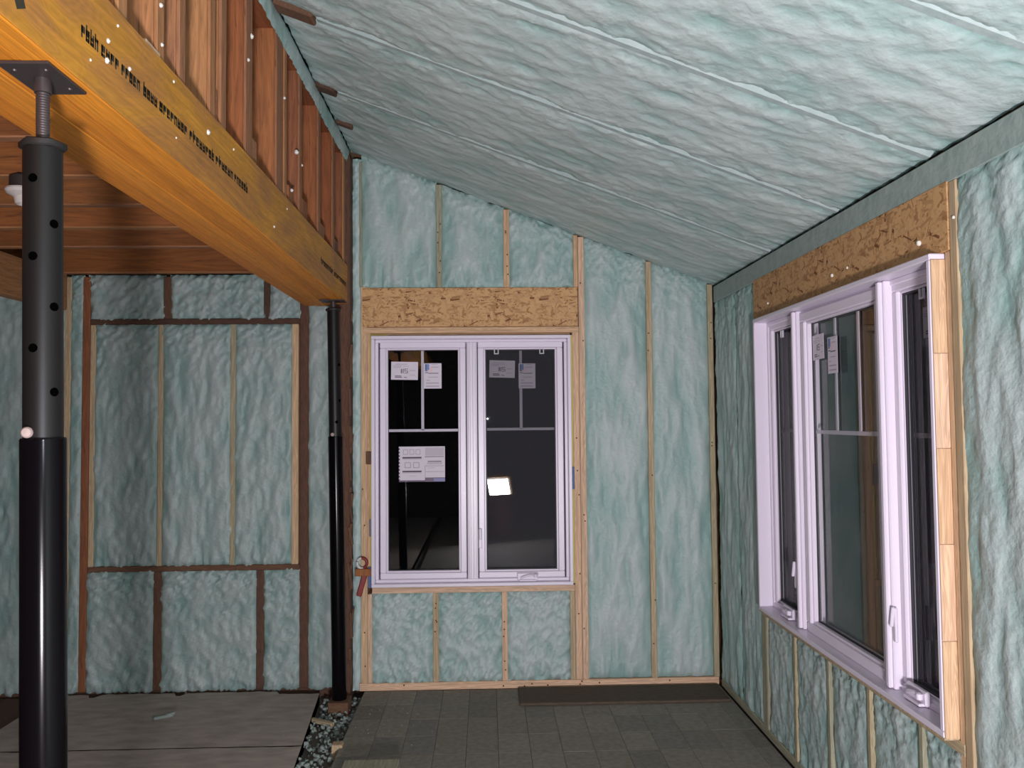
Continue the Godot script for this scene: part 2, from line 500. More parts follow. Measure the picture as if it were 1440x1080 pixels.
func floors() -> void:
	var f := structure("floor")
	put("slab", box_mesh(Vector3(6.0, 0.10, 8.7), 0.0), M.dirt, f).position = Vector3(-1.5, -0.105, -0.7)
	# grey tiles of the new room
	var r := RandomNumberGenerator.new(); r.seed = 4
	var x0 := -0.715
	var tw := 0.152
	var td := 0.228
	for j in 11:
		for i in 14:
			var a := x0 + i * tw
			var b := minf(a + tw, 1.35)
			if a >= 1.34:
				continue
			var z1 := -4.815 + j * td
			var q := put("tile", box_mesh(Vector3(b - a - 0.0012, 0.08, td - 0.0012), 0.0012), M["tile_%d" % [0, 1, 2, 3, 4, 0, 3, 4][r.randi() % 8]], f)
			q.position = Vector3((a + b) * 0.5, -0.04 + r.randf() * 0.0008, z1 + td * 0.5)
	put("floor_panel", box_mesh(Vector3(1.35 + 0.715, 0.08, 5.79), 0.002), M.tile_0, f).position = Vector3((1.35 - 0.715) / 2, -0.0405, -4.815 + 11 * td + 5.79 / 2)
	# cement boards of the old room, with broken back edges
	for s in [[-4.85, -4.045], [-4.035, -2.82], [-2.81, -1.6], [-1.59, 3.5]]:
		var st := begin()
		var edge := PackedVector2Array()
		var n := 60
		var xl := -2.50
		var xr: float = -0.97 + (s[0] + 4.85) * 0.085
		var xq: float = minf(-0.97 + (s[1] + 4.85) * 0.085, -0.80)
		xr = minf(xr, -0.80)
		var back := PackedVector2Array()
		for k in n + 1:
			var x := lerpf(xl, xr, float(k) / n)
			var notch := 0.0
			if s[0] < -4.5:
				notch = 0.012 * fine.get_noise_2d(x * 9.0, 3.0) + (0.05 if (x > -1.80 and x < -1.76) or (x > -2.28 and x < -2.22) or x > -1.22 else 0.0)
			else:
				notch = 0.006 * fine.get_noise_2d(x * 14.0, s[0])
			back.append(Vector2(x, s[0] + notch))
		edge.append_array(back)
		edge.append(Vector2(xq, s[1])); edge.append(Vector2(xl, s[1]))
		var tri := Geometry2D.triangulate_polygon(edge)
		for k in range(0, tri.size(), 3):
			var ids := [tri[k], tri[k + 1], tri[k + 2]]
			var A := edge[ids[0]]; var B := edge[ids[1]]; var C := edge[ids[2]]
			if (B - A).cross(C - A) > 0:
				ids = [ids[0], ids[2], ids[1]]
			# clockwise from above
			for q in [ids[0], ids[2], ids[1]]:
				st.set_normal(Vector3.UP); st.add_vertex(Vector3(edge[q].x, 0.0, edge[q].y))
		for k in edge.size():
			var a := edge[k]; var b := edge[(k + 1) % edge.size()]
			var nn := Vector3(b.y - a.y, 0, a.x - b.x).normalized()
			if k < n:
				nn = Vector3(0, 0, -1)
			for q in [Vector3(a.x, 0, a.y), Vector3(b.x, 0, b.y), Vector3(b.x, -0.08, b.y), Vector3(a.x, 0, a.y), Vector3(b.x, -0.08, b.y), Vector3(a.x, -0.08, a.y)]:
				st.set_normal(nn); st.add_vertex(q)
		put("cement_board", st.commit(), M.cement, f)
	# bare subfloor boards beyond the opening on the far left
	for k in 7:
		var x1 := -2.515 - k * 0.26
		board(f, "plank", Vector3(x1 - 0.255, -0.08, -4.85), Vector3(x1, -0.012, 3.4), 2, M["dark_%d" % (k % 4)])

# ------------------------------------------------------------------ new gable wall
func wall_back_boards() -> void:
	var w := structure("wall_back")
	var zf := BACK
	var zb := BACK - 0.14
	# sheathing round the window opening
	var sz := zb - 0.02
	put("sheathing", joined([
		[Vector3(-0.76, 1.0, sz), Vector3(0.14, 2.3, 0.03), 0.0], [Vector3(0.99, 1.0, sz), Vector3(0.94, 2.3, 0.03), 0.0],
		[Vector3(-0.09, 0.26, sz), Vector3(1.2, 0.64, 0.03), 0.0], [Vector3(0.3, 2.75, sz), Vector3(2.3, 1.2, 0.03), 0.0]]), M.sheathing, w)
	board(w, "bottom_plate", Vector3(-0.745, 0.0, zb), Vector3(1.352, 0.044, zf + 0.001), 0, M.pine_0)
	var stud := func(n: String, xa: float, xb: float, ya: float, yb: float, m: String, fwd := 0.0) -> void:
		board(w, n, Vector3(xa, ya, zb), Vector3(xb, yb, zf + fwd), 1, M[m])
	stud.call("stud", -0.736, -0.698, 0.044, 2.35, "pine_1")
	stud.call("trimmer_stud", -0.697, -0.672, 0.044, 0.555, "pine_2")
	stud.call("trimmer_stud", -0.698, -0.680, 0.59, 2.075, "pine_3")
	stud.call("king_stud", 0.552, 0.588, 0.044, roof_y(0.57) - 0.01, "pine_2")
	stud.call("trimmer_stud", 0.512, 0.551, 0.044, 2.108, "pine_0", -0.002)
	stud.call("cripple_stud", 0.525, 0.551, 2.345, roof_y(0.54) - 0.01, "pine_3", -0.002)
	stud.call("stud", 0.956, 0.990, 0.044, roof_y(0.97) - 0.01, "pine_tint_0")
	stud.call("stud", 1.324, 1.356, 0.044, roof_y(1.34) - 0.01, "pine_tint_1")
	for x in [-0.303, 0.098]:
		stud.call("cripple_stud", x - 0.0165, x + 0.0165, 0.044, 0.556, "pine_tint_3" if x < 0 else "pine_0")
	stud.call("cripple_stud", 0.480, 0.511, 0.044, 0.556, "pine_tint_0")
	for x in [-0.273, 0.126]:
		stud.call("cripple_stud", x - 0.018, x + 0.018, 2.345, roof_y(x) - 0.01, "pine_tint_2" if x < 0 else "pine_3")
	stud.call("corner_stud", -0.742, -0.728, 2.35, 3.10, "pine_tint_2")
	board(w, "sill_plate", Vector3(-0.672, 0.556, zb), Vector3(0.511, 0.592, zf), 0, M.pine_2)
	put("header_board", box_mesh(Vector3(1.274, 0.232, 0.02), 0.002), M.osb, w).position = Vector3(-0.089, 2.228, zf - 0.009)
	board(w, "header_plate", Vector3(-0.726, 2.074, zb), Vector3(0.551, 2.110, zf + 0.002), 0, M.pine_3)
	board(w, "header_batten", Vector3(-0.70, 2.062, zb), Vector3(0.50, 2.072, zf - 0.012), 0, M.pine_1)
	# knots in the fresh lumber
	var kr := RandomNumberGenerator.new(); kr.seed = 31
	var ks := begin()
	for q in [[0.57, 0.1, 2.5], [0.535, 0.1, 2.0], [0.973, 0.1, 2.4], [-0.717, 0.1, 2.0], [-0.303, 0.1, 0.5], [0.098, 0.1, 0.5], [1.34, 0.1, 2.2], [0.126, 2.4, 2.7], [-0.273, 2.4, 2.9]]:
		for k in 5:
			lathe(ks, [Vector2(0, -0.004), Vector2(0.0045, -0.004), Vector2(0.0045, 0.0006), Vector2(0.0, 0.0009)], Vector3(q[0] + kr.randf_range(-0.01, 0.01), kr.randf_range(q[1], q[2]), zf + 0.0002), 8, Basis(Vector3.RIGHT, PI / 2))
	for k in 9:
		lathe(ks, [Vector2(0, -0.004), Vector2(0.005, -0.004), Vector2(0.005, 0.0006), Vector2(0.0, 0.0009)], Vector3(kr.randf_range(-0.7, 1.3), kr.randf_range(0.012, 0.034), zf + 0.0012), 8, Basis(Vector3.RIGHT, PI / 2))
	put("knots", ks.commit(), M.dark_1, w, "stuff")
	# foam, one bay at a time
	var X := Vector3.RIGHT
	var Y := Vector3.UP
	var bay := func(xa: float, xb: float, ya: float, p: Dictionary) -> void:
		p["tone"] = 0.88  # same foam, coloured darker here for the weaker light on this wall
		xa -= 0.005; xb += 0.005
		var ha: float = p.get("top", 0.0)
		if ha > 0.0:
			foam(w, "foam_bay", Vector3(xa, ya, zf), X, Y, xb - xa, ha - ya, ha - ya, p)
		else:
			foam(w, "foam_bay", Vector3(xa, ya, zf), X, Y, xb - xa, roof_y(xa) - ya - 0.002, roof_y(xb) - ya - 0.002, p)
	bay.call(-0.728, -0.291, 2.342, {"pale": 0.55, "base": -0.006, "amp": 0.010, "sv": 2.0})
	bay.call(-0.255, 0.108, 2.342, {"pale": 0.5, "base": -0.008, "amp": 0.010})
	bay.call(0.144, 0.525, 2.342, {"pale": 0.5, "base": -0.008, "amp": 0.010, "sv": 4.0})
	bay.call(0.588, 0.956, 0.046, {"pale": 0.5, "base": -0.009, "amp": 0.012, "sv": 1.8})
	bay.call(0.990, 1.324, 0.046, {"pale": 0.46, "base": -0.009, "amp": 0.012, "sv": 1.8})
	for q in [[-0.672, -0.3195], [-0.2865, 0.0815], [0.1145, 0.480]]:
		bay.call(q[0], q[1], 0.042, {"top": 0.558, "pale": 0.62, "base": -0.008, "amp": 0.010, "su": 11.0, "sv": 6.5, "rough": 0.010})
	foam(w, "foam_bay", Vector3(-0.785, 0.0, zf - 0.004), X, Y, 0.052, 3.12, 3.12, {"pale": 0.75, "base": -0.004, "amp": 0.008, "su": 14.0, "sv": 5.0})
	# yellow gap foam round the window
	for q in [[Vector3(-0.6755, 1.33, zf - 0.012), Vector3(0.016, 1.46, 0.03)], [Vector3(0.506, 1.33, zf - 0.014), Vector3(0.012, 1.46, 0.03)], [Vector3(-0.63, 2.064, zf - 0.02), Vector3(0.10, 0.012, 0.03)]]:
		put("gap_foam", box_mesh(q[1], 0.004), M.spray_can_foam, w).position = q[0]
	put("wood_shim", box_mesh(Vector3(0.034, 0.075, 0.012), 0.003), M.dark_2, w).position = Vector3(-0.688, 1.345, zf + 0.006)

# ------------------------------------------------------------------ eave wall on the right
func wall_right_boards() -> void:
	var w := structure("wall_right")
	var xf := SIDE
	var xb := SIDE + 0.14
	var sx := xb + 0.02
	put("sheathing", joined([
		[Vector3(sx, 1.2, -4.47), Vector3(0.03, 2.5, 1.0), 0.0], [Vector3(sx, 1.2, 0.6), Vector3(0.03, 2.5, 5.96), 0.0],
		[Vector3(sx, 0.28, -3.2), Vector3(0.03, 0.66, 1.8), 0.0], [Vector3(sx, 2.28, -3.2), Vector3(0.03, 0.46, 1.8), 0.0]]), M.sheathing, w)
	board(w, "top_plate", Vector3(xf - 0.004, 2.245, -4.80), Vector3(xb, 2.341, 3.4), 2, M.foam_skin_grey)
	put("header_board", box_mesh(Vector3(0.02, 0.205, 1.745), 0.002), M.osb_side, w).position = Vector3(xf + 0.004, 2.148, -3.203)
	board(w, "header_plate", Vector3(xf, 2.046, -4.07), Vector3(xb, 2.0615, -2.34), 2, M.pine_3)
	board(w, "sill_plate", Vector3(xf - 0.002, 0.585, -4.06), Vector3(xb, 0.622, -2.335), 2, M.pine_tint_0)
	board(w, "trimmer_stud", Vector3(xf, 0.04, -2.362), Vector3(xb, 2.046, -2.334), 1, M.pine_1)
	board(w, "king_stud", Vector3(xf - 0.004, 0.04, -2.328), Vector3(xb, 2.245, -2.290), 1, M.pine_tint_3)
	board(w, "trimmer_stud", Vector3(xf, 0.04, -4.075), Vector3(xb, 2.046, -4.0), 1, M.pine_tint_2)
	board(w, "bottom_plate", Vector3(xf, 0.0, -4.80), Vector3(xb, 0.04, 3.4), 2, M.pine_tint_2)
	for z in [-1.872, -1.472]:
		board(w, "stud", Vector3(xf - 0.002, 0.04, z - 0.038), Vector3(xb, 2.245, z), 1, M.pine_tint_2)
	droplets(w, Vector3.LEFT, [[1.355, 2.110, -3.128, 0.007], [1.355, 2.116, -2.995, 0.005], [1.355, 2.097, -2.486, 0.009], [1.355, 2.105, -3.858, 0.006], [1.356, 2.133, -2.30, 0.005]])
	var cz := [-4.02, -3.645, -3.284, -2.935, -2.58]
	for k in cz.size():
		board(w, "cripple_stud", Vector3(xf - 0.001, 0.04, cz[k] - 0.013), Vector3(xb, 0.588, cz[k] + 0.013), 1, M["pine_tint_%d" % [2, 1][k % 2]])
	var Zf := Vector3.BACK
	var Y := Vector3.UP
	var bay := func(za: float, zb: float, ya: float, yb: float, p: Dictionary) -> void:
		foam(w, "foam_bay", Vector3(xf, ya, za - 0.004), Zf, Y, zb - za + 0.008, yb - ya, yb - ya, p)
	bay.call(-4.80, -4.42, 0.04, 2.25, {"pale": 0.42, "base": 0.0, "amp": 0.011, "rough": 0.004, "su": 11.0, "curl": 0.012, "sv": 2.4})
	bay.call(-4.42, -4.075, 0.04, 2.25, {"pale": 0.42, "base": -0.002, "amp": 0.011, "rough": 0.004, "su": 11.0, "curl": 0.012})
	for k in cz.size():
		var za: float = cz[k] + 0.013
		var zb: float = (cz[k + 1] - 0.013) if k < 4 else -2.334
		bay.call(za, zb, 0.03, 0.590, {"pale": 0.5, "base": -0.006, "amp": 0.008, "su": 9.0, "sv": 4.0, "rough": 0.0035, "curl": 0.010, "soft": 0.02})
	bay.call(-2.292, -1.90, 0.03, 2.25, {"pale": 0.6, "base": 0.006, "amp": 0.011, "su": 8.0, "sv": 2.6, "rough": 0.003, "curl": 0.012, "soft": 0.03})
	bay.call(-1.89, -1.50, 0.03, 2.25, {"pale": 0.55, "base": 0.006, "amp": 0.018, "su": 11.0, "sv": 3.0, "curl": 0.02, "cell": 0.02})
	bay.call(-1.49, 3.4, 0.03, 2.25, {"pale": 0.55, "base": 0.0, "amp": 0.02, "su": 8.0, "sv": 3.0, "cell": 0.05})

func droplets(parent: Node, n: Vector3, spots: Array) -> void:
	var st := begin()
	for q in spots:
		var s: float = q[3]
		lathe(st, [Vector2(0, -0.8 * s), Vector2(0.6 * s, -0.6 * s), Vector2(s, 0), Vector2(0.7 * s, 0.9 * s), Vector2(0, 1.3 * s)], Vector3(q[0], q[1], q[2]) + n * s * 0.3, 10, Basis(Vector3.BACK, 0.3))
	put("foam_droplets", st.commit(), M.speck, parent, "stuff").set_meta("label", "white droplets of dried foam")

# ------------------------------------------------------------------ old wall behind the steel posts
func wall_old_boards() -> void:
	var w := structure("wall_back_left")
	var zf := OLD
	var zb := OLD - 0.11
	put("sheathing", box_mesh(Vector3(3.7, 3.4, 0.03), 0.0), M.sheathing, w).position = Vector3(-2.62, 1.6, zb - 0.02)
	var k := 1.0166
	var sx := func(x: float) -> float: return x * k
	var sy := func(y: float) -> float: return (y - 1.562) * k + 1.562
	var stud := func(n: String, xa: float, xb: float, ya: float, yb: float, m: String, fwd := 0.0) -> void:
		board(w, n, Vector3(xa * k, ya, zb), Vector3(xb * k, yb, zf + fwd), 1, M[m], 0.004)
	stud.call("stud", -2.345, -2.303, 0.0, 2.43, "old_3", 0.004)
	stud.call("sister_stud", -2.302, -2.270, 0.715, 2.145, "pine_tint_3")
	stud.call("sister_stud", -1.138, -1.098, 0.715, 2.145, "pine_1")
	stud.call("stud", -1.090, -1.038, 0.0, 2.43, "dark_0", 0.002)
	stud.call("stud", -1.911, -1.880, 0.715, 2.145, "pine_tint_0")
	stud.call("stud", -1.494, -1.463, 0.715, 2.145, "pine_tint_1")
	stud.call("cripple_stud", -1.884, -1.836, 2.175, 2.43, "dark_2")
	stud.call("cripple_stud", -1.302, -1.265, 2.175, 2.43, "dark_1")
	stud.call("cripple_stud", -1.926, -1.876, 0.0, 0.690, "dark_2")
	stud.call("cripple_stud", -1.338, -1.292, 0.0, 0.690, "dark_3")
	stud.call("stud", -2.450, -2.412, 0.0, 2.43, "pine_tint_3")
	stud.call("stud", -3.20, -3.16, 0.0, 2.43, "dark_1")
	board(w, "header_plate", Vector3(-2.302 * k, 2.142, zb), Vector3(-1.09 * k, 2.178, zf + 0.003), 0, M.dark_1, 0.004)
	board(w, "sill_plate", Vector3(-2.302 * k, 0.688, zb), Vector3(-1.09 * k, 0.722, zf + 0.003), 0, M.dark_2, 0.004)
	board(w, "bottom_plate", Vector3(-4.38, -0.08, zb), Vector3(-0.80, 0.0, zf), 0, M.dark_3, 0.004)
	var bay := func(xa: float, xb: float, ya: float, yb: float, p: Dictionary) -> void:
		var d := {"warm": 0.1, "tone": 0.74, "pale": 0.58, "base": 0.001, "amp": 0.010, "curl": 0.024, "soft": 0.011, "rough": 0.008, "wob": 0.013}  # tone dims the old-wall foam colour in place of light falloff
		d.merge(p, true)
		foam(w, "foam_bay", Vector3(xa * k - 0.011, ya - 0.010, zf), Vector3.RIGHT, Vector3.UP, (xb - xa) * k + 0.022, yb - ya + 0.020, yb - ya + 0.020, d)
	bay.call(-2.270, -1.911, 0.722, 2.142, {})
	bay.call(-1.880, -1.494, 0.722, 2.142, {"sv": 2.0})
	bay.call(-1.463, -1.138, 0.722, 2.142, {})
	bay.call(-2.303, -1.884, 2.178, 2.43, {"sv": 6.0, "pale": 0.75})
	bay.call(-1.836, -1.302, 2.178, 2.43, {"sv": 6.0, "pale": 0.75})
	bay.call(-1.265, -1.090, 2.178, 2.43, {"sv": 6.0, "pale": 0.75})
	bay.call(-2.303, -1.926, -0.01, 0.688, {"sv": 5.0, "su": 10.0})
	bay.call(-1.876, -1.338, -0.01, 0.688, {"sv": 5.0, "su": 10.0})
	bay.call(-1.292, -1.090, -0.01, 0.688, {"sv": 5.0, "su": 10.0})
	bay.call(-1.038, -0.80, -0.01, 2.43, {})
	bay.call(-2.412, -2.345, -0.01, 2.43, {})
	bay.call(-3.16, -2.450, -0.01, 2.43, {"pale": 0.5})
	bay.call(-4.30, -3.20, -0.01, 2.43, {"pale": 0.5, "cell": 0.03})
	# rotten old corner post between the two walls
	var cp := board(w, "corner_post", Vector3(-0.872, -0.04, -4.96), Vector3(-0.788, 3.12, -4.745), 1, M.dark_0, 0.010)
	cp.set_meta("label", "dark weathered corner post with broken right edge")
	var r := RandomNumberGenerator.new(); r.seed = 8
	var st := begin()
	for q in 26:
		var y := r.randf_range(0.1, 2.3)
		cbox(st, Vector3(-0.785 + r.randf_range(-0.004, 0.004), y, -4.75 + r.randf_range(-0.03, 0.01)), Vector3(r.randf_range(0.008, 0.02), r.randf_range(0.03, 0.16), 0.02), 0.003, Basis(Vector3.BACK, r.randf_range(-0.2, 0.2)))
	var sp := put("splinters", st.commit(), M.dark_2, w, "stuff")
	sp.set_meta("label", "ragged splinters along the corner post")

# ------------------------------------------------------------------ ceilings
func ceiling_new() -> void:
	var c := structure("ceiling")
	var a := atan(SLOPE)
	var U := Vector3(cos(a), -sin(a), 0)           # down the slope, to the eave
	var x0 := -0.80
	var L := (1.38 - x0) / cos(a)
	var O := Vector3(x0, roof_y(x0), 0)
	var N := Vector3(-sin(a), -cos(a), 0)
	var slab := put("roof_deck", box_mesh(Vector3(L + 0.5, 0.03, 8.6), 0.0), M.sheathing, c)
	slab.basis = Basis(Vector3.BACK, -a)
	slab.position = O + U * L * 0.5 - N * 0.17 + Vector3(0, 0, -0.72)
	var zs := [-4.86, -3.87, -3.11, -2.45, -1.80, -1.15, -0.5]
	for k in zs.size():
		var z: float = zs[k]
		if k > 0:
			# rafter: lower edge thinly coated with foam, bare at the ridge end
			var d := 0.050
			var bare := [0.0, 0.10, 0.16, 0.02, 0.02, 0.02, 0.02][k] as float
			var r := put("rafter", box_mesh(Vector3(L - bare, 0.15, d), 0.012), M.foam_skin, c)
			r.basis = Basis(Vector3.BACK, -a)
			r.position = O + U * (bare + (L - bare) * 0.5) - N * 0.071 + Vector3(0, 0, z)
			if bare > 0.05:
				var e := put("rafter_end", box_mesh(Vector3(bare, 0.15, d + 0.03), 0.004), M["dark_%d" % k], c)
				e.basis = Basis(Vector3.BACK, -a)
				e.position = O + U * bare * 0.5 - N * 0.060 + Vector3(0, 0, z)
				e.set_meta("label", "bare brown rafter end not covered by foam")
	# foam bays: V runs along z; U x V must point down, so V = -z
	for k in zs.size() - 1:
		var za: float = zs[k] + (0.012 if k > 0 else 0.0)
		var zb: float = zs[k + 1] - 0.012
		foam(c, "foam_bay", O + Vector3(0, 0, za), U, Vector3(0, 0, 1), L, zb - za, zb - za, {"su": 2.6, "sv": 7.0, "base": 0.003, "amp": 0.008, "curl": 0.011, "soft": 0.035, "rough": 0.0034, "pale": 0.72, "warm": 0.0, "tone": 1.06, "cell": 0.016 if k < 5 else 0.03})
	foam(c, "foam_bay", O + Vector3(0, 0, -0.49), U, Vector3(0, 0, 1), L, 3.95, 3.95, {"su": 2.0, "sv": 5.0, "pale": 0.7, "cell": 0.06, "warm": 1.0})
	var e2 := put("rafter_end", box_mesh(Vector3(0.09, 0.12, 0.05), 0.004), M.dark_3, c)
	e2.basis = Basis(Vector3.BACK, -a)
	e2.position = O + U * 0.06 - N * 0.045 + Vector3(0, 0, -4.33)

func ceiling_old() -> void:
	var c := structure("ceiling_old")
	put("subfloor", box_mesh(Vector3(3.5, 0.03, 8.4), 0.0), M.joist_1, c).position = Vector3(-2.72, 2.665, -0.72)
	var zs := [-4.83, -4.113, -3.704, -3.313, -2.92, -2.52, -2.12, -1.72, -1.32, -0.9, -0.5, -0.1, 0.3, 0.7]
	for k in zs.size():
		var z: float = zs[k]
		board(c, "joist", Vector3(-4.38, 2.442, z - 0.042), Vector3(-1.075, 2.65, z), 0, M["joist_%d" % (k % 4)], 0.004)
		board(c, "lit_joist_edge", Vector3(-4.38, 2.440, z - 0.040), Vector3(-1.076, 2.447, z + 0.0015), 0, M["edge_%d" % (k % 4)], 0.001)  # pale strip painted for the lit bottom arris of each joist
	board(c, "dropped_beam", Vector3(-2.53, 2.226, -4.86), Vector3(-2.46, 2.441, 3.4), 2, M.edge_2, 0.003)

# old framing standing on the beam
func upper_wall() -> void:
	var w := structure("wall_upper_left")
	var xf := -0.808
	put("sheathing", box_mesh(Vector3(0.03, 0.80, 8.3), 0.0), M.dark_2, w).position = Vector3(-1.06, 2.87, -0.72)
	# [z near edge, thickness, depth, material, drop]
	var studs := [
		[-1.60, 0.045, 0.16, "old_0"], [-1.80, 0.045, 0.16, "old_2"],
		[-2.015, 0.042, 0.13, "edge_0"], [-2.16, 0.042, 0.15, "edge_1"], [-2.40, 0.045, 0.18, "edge_2"], [-2.50, 0.050, 0.15, "edge_0"],
		[-2.76, 0.075, 0.19, "old_0"], [-3.165, 0.10, 0.20, "old_2"], [-3.29, 0.04, 0.16, "old_1"], [-3.555, 0.050, 0.20, "old_3"],
		[-3.955, 0.055, 0.20, "old_0"], [-4.33, 0.055, 0.19, "old_1"], [-4.66, 0.05, 0.18, "old_3"]]
	for s in studs:
		board(w, "stud", Vector3(xf - s[2], 2.466, s[0] - s[1]), Vector3(xf - 0.0105, 3.155, s[0]), 1, M[s[3]], 0.004)
		board(w, "pale_stud_edge", Vector3(xf - 0.010, 2.466, s[0] - s[1]), Vector3(xf, 3.155, s[0]), 1, M["edge_%d" % (int(absf(s[0]) * 10.0) % 4)], 0.002)  # added thin strip giving each stud a paler front edge
	# wide rafter heels lapped behind the studs
	var zs := [-1.92, -2.27, -2.62, -2.98, -3.42, -3.78, -4.16, -4.52]
	for k in zs.size():
		board(w, "lapped_board", Vector3(-1.04, 2.466, zs[k] - 0.04), Vector3(xf - 0.105, 3.12, zs[k]), 1, M["old_%d" % (k % 4)], 0.004)
	# short blocks on the beam between the studs
	var bz := [[-2.47, 0.09, 0.115], [-2.83, 0.10, 0.10], [-3.40, 0.09, 0.085], [-3.66, 0.10, 0.10], [-4.06, 0.10, 0.085], [-4.45, 0.09, 0.09]]
	for k in bz.size():
		board(w, "block", Vector3(-0.99, 2.466, bz[k][0] - bz[k][1]), Vector3(xf - 0.01, 2.466 + bz[k][2], bz[k][0]), 0, M[["edge_3", "edge_1", "old_2", "old_0", "edge_3", "dark_2"][k]], 0.004)
	board(w, "top_plate", Vector3(-0.98, 3.10, -4.80), Vector3(xf - 0.004, 3.14, 3.4), 2, M.old_1)
	droplets(w, Vector3.RIGHT, [[-0.808, 2.714, -3.49, 0.010], [-0.808, 2.526, -3.41, 0.007], [-0.808, 2.692, -3.60, 0.005], [-0.81, 2.871, -3.29, 0.006], [-0.812, 2.901, -2.82, 0.010], [-0.808, 2.604, -2.03, 0.006], [-0.808, 2.508, -2.04, 0.005], [-0.808, 2.80, -2.78, 0.006]])
	# foam that ran over the top edge of the framing
	foam(w, "foam_edge", Vector3(-0.800, 3.075, -0.60), Vector3(0, 0, -1), Vector3.UP, 4.24, 0.105, 0.105, {"pale": 0.5, "base": 0.004, "amp": 0.005, "curl": 0.014, "soft": 0.02, "rough": 0.001, "su": 2.0, "sv": 4.0})

# ------------------------------------------------------------------ windows
# local axes: x to the right as seen from the room, y up, z into the room; origin bottom centre of the frame's front edge
func frame_ring(w: float, h: float, t: float, z0: float, z1: float, b := 0.003, y0 := 0.0, x0 := 0.0) -> Array:
	var zc := (z0 + z1) * 0.5
	var d := absf(z1 - z0)
	return [
		[Vector3(x0, y0 + t / 2, zc), Vector3(w, t, d), b], [Vector3(x0, y0 + h - t / 2, zc), Vector3(w, t, d), b],
		[Vector3(x0 - w / 2 + t / 2, y0 + h / 2, zc), Vector3(t, h - 2 * t, d), b], [Vector3(x0 + w / 2 - t / 2, y0 + h / 2, zc), Vector3(t, h - 2 * t, d), b]]

func crank(parent: Node, at: Vector3, side: float) -> void:
	var g := MeshInstance3D.new()
	var st := begin()
	cbox(st, Vector3(0, 0.026, 0.008), Vector3(0.125, 0.046, 0.018), 0.008)
	cbox(st, Vector3(0.0, 0.006, 0.018), Vector3(0.10, 0.010, 0.03), 0.004)
	g.mesh = st.commit()
	var o := put("crank_cover", g.mesh, M.vinyl, parent)
	g.free()
	o.position = at
	var s2 := begin()
	tube_path(s2, [Vector3(-0.042 * side, 0.020, 0.022), Vector3(-0.02 * side, 0.030, 0.030), Vector3(0.02 * side, 0.038, 0.030), Vector3(0.045 * side, 0.034, 0.024)], 0.0065)
	lathe(s2, [Vector2(0, -0.012), Vector2(0.010, -0.010), Vector2(0.011, 0.008), Vector2(0, 0.012)], Vector3(0.045 * side, 0.034, 0.028), 16)
	put("crank_handle", s2.commit(), M.vinyl, parent).position = at

func lock_lever(parent: Node, at: Vector3) -> void:
	var st := begin()
	cbox(st, Vector3(0, 0.0, 0.004), Vector3(0.020, 0.115, 0.010), 0.004)
	cbox(st, Vector3(0.0, 0.026, 0.014), Vector3(0.013, 0.066, 0.012), 0.005, Basis(Vector3.RIGHT, -0.12))
	put("lock_lever", st.commit(), M.vinyl, parent).position = at

func print_image(w: int, h: int, base: Color, ink: Array) -> StandardMaterial3D:
	var im := Image.create(w, h, false, Image.FORMAT_RGB8)
	im.fill(base)
	for q in ink:
		im.fill_rect(Rect2i(q[0], q[1], q[2], q[3]), q[4])
	var m := StandardMaterial3D.new()
	m.albedo_texture = ImageTexture.create_from_image(im)
	m.roughness = 0.6
	return m

var paper := Color(0.83, 0.79, 0.84)
func sticker_small() -> StandardMaterial3D:
	if not M.has("sticker_small"):
		var k := Color(0.42, 0.39, 0.45); var l := Color(0.70, 0.66, 0.72)
		M["sticker_small"] = print_image(160, 110, paper, [
			[26, 14, 70, 4, l], [14, 24, 50, 4, l], [14, 32, 46, 4, l], [70, 26, 34, 3, l],
			[56, 44, 14, 26, l], [72, 42, 4, 28, k], [80, 42, 20, 4, k], [80, 42, 4, 14, k], [80, 54, 20, 4, k], [96, 54, 4, 15, k], [80, 66, 18, 4, k], [60, 44, 6, 26, k],
			[110, 50, 34, 5, l], [108, 78, 34, 3, l], [24, 84, 38, 5, k], [24, 92, 42, 5, k], [76, 92, 18, 4, k]])
	return M.sticker_small

func sticker_tall() -> StandardMaterial3D:
	if not M.has("sticker_tall"):
		var k := Color(0.30, 0.28, 0.36); var l := Color(0.66, 0.61, 0.68); var bl := Color(0.42, 0.52, 0.74)
		M["sticker_tall"] = print_image(110, 150, paper, [
			[8, 6, 26, 34, bl], [12, 8, 5, 40, k], [46, 6, 40, 3, l], [46, 22, 44, 4, l], [36, 26, 16, 26, Color(0.88, 0.74, 0.76)],
			[8, 42, 18, 4, k], [8, 54, 22, 4, k], [30, 58, 60, 4, k], [26, 80, 60, 4, l], [16, 98, 22, 4, l], [14, 114, 78, 6, l], [14, 132, 80, 6, l]])
	return M.sticker_tall

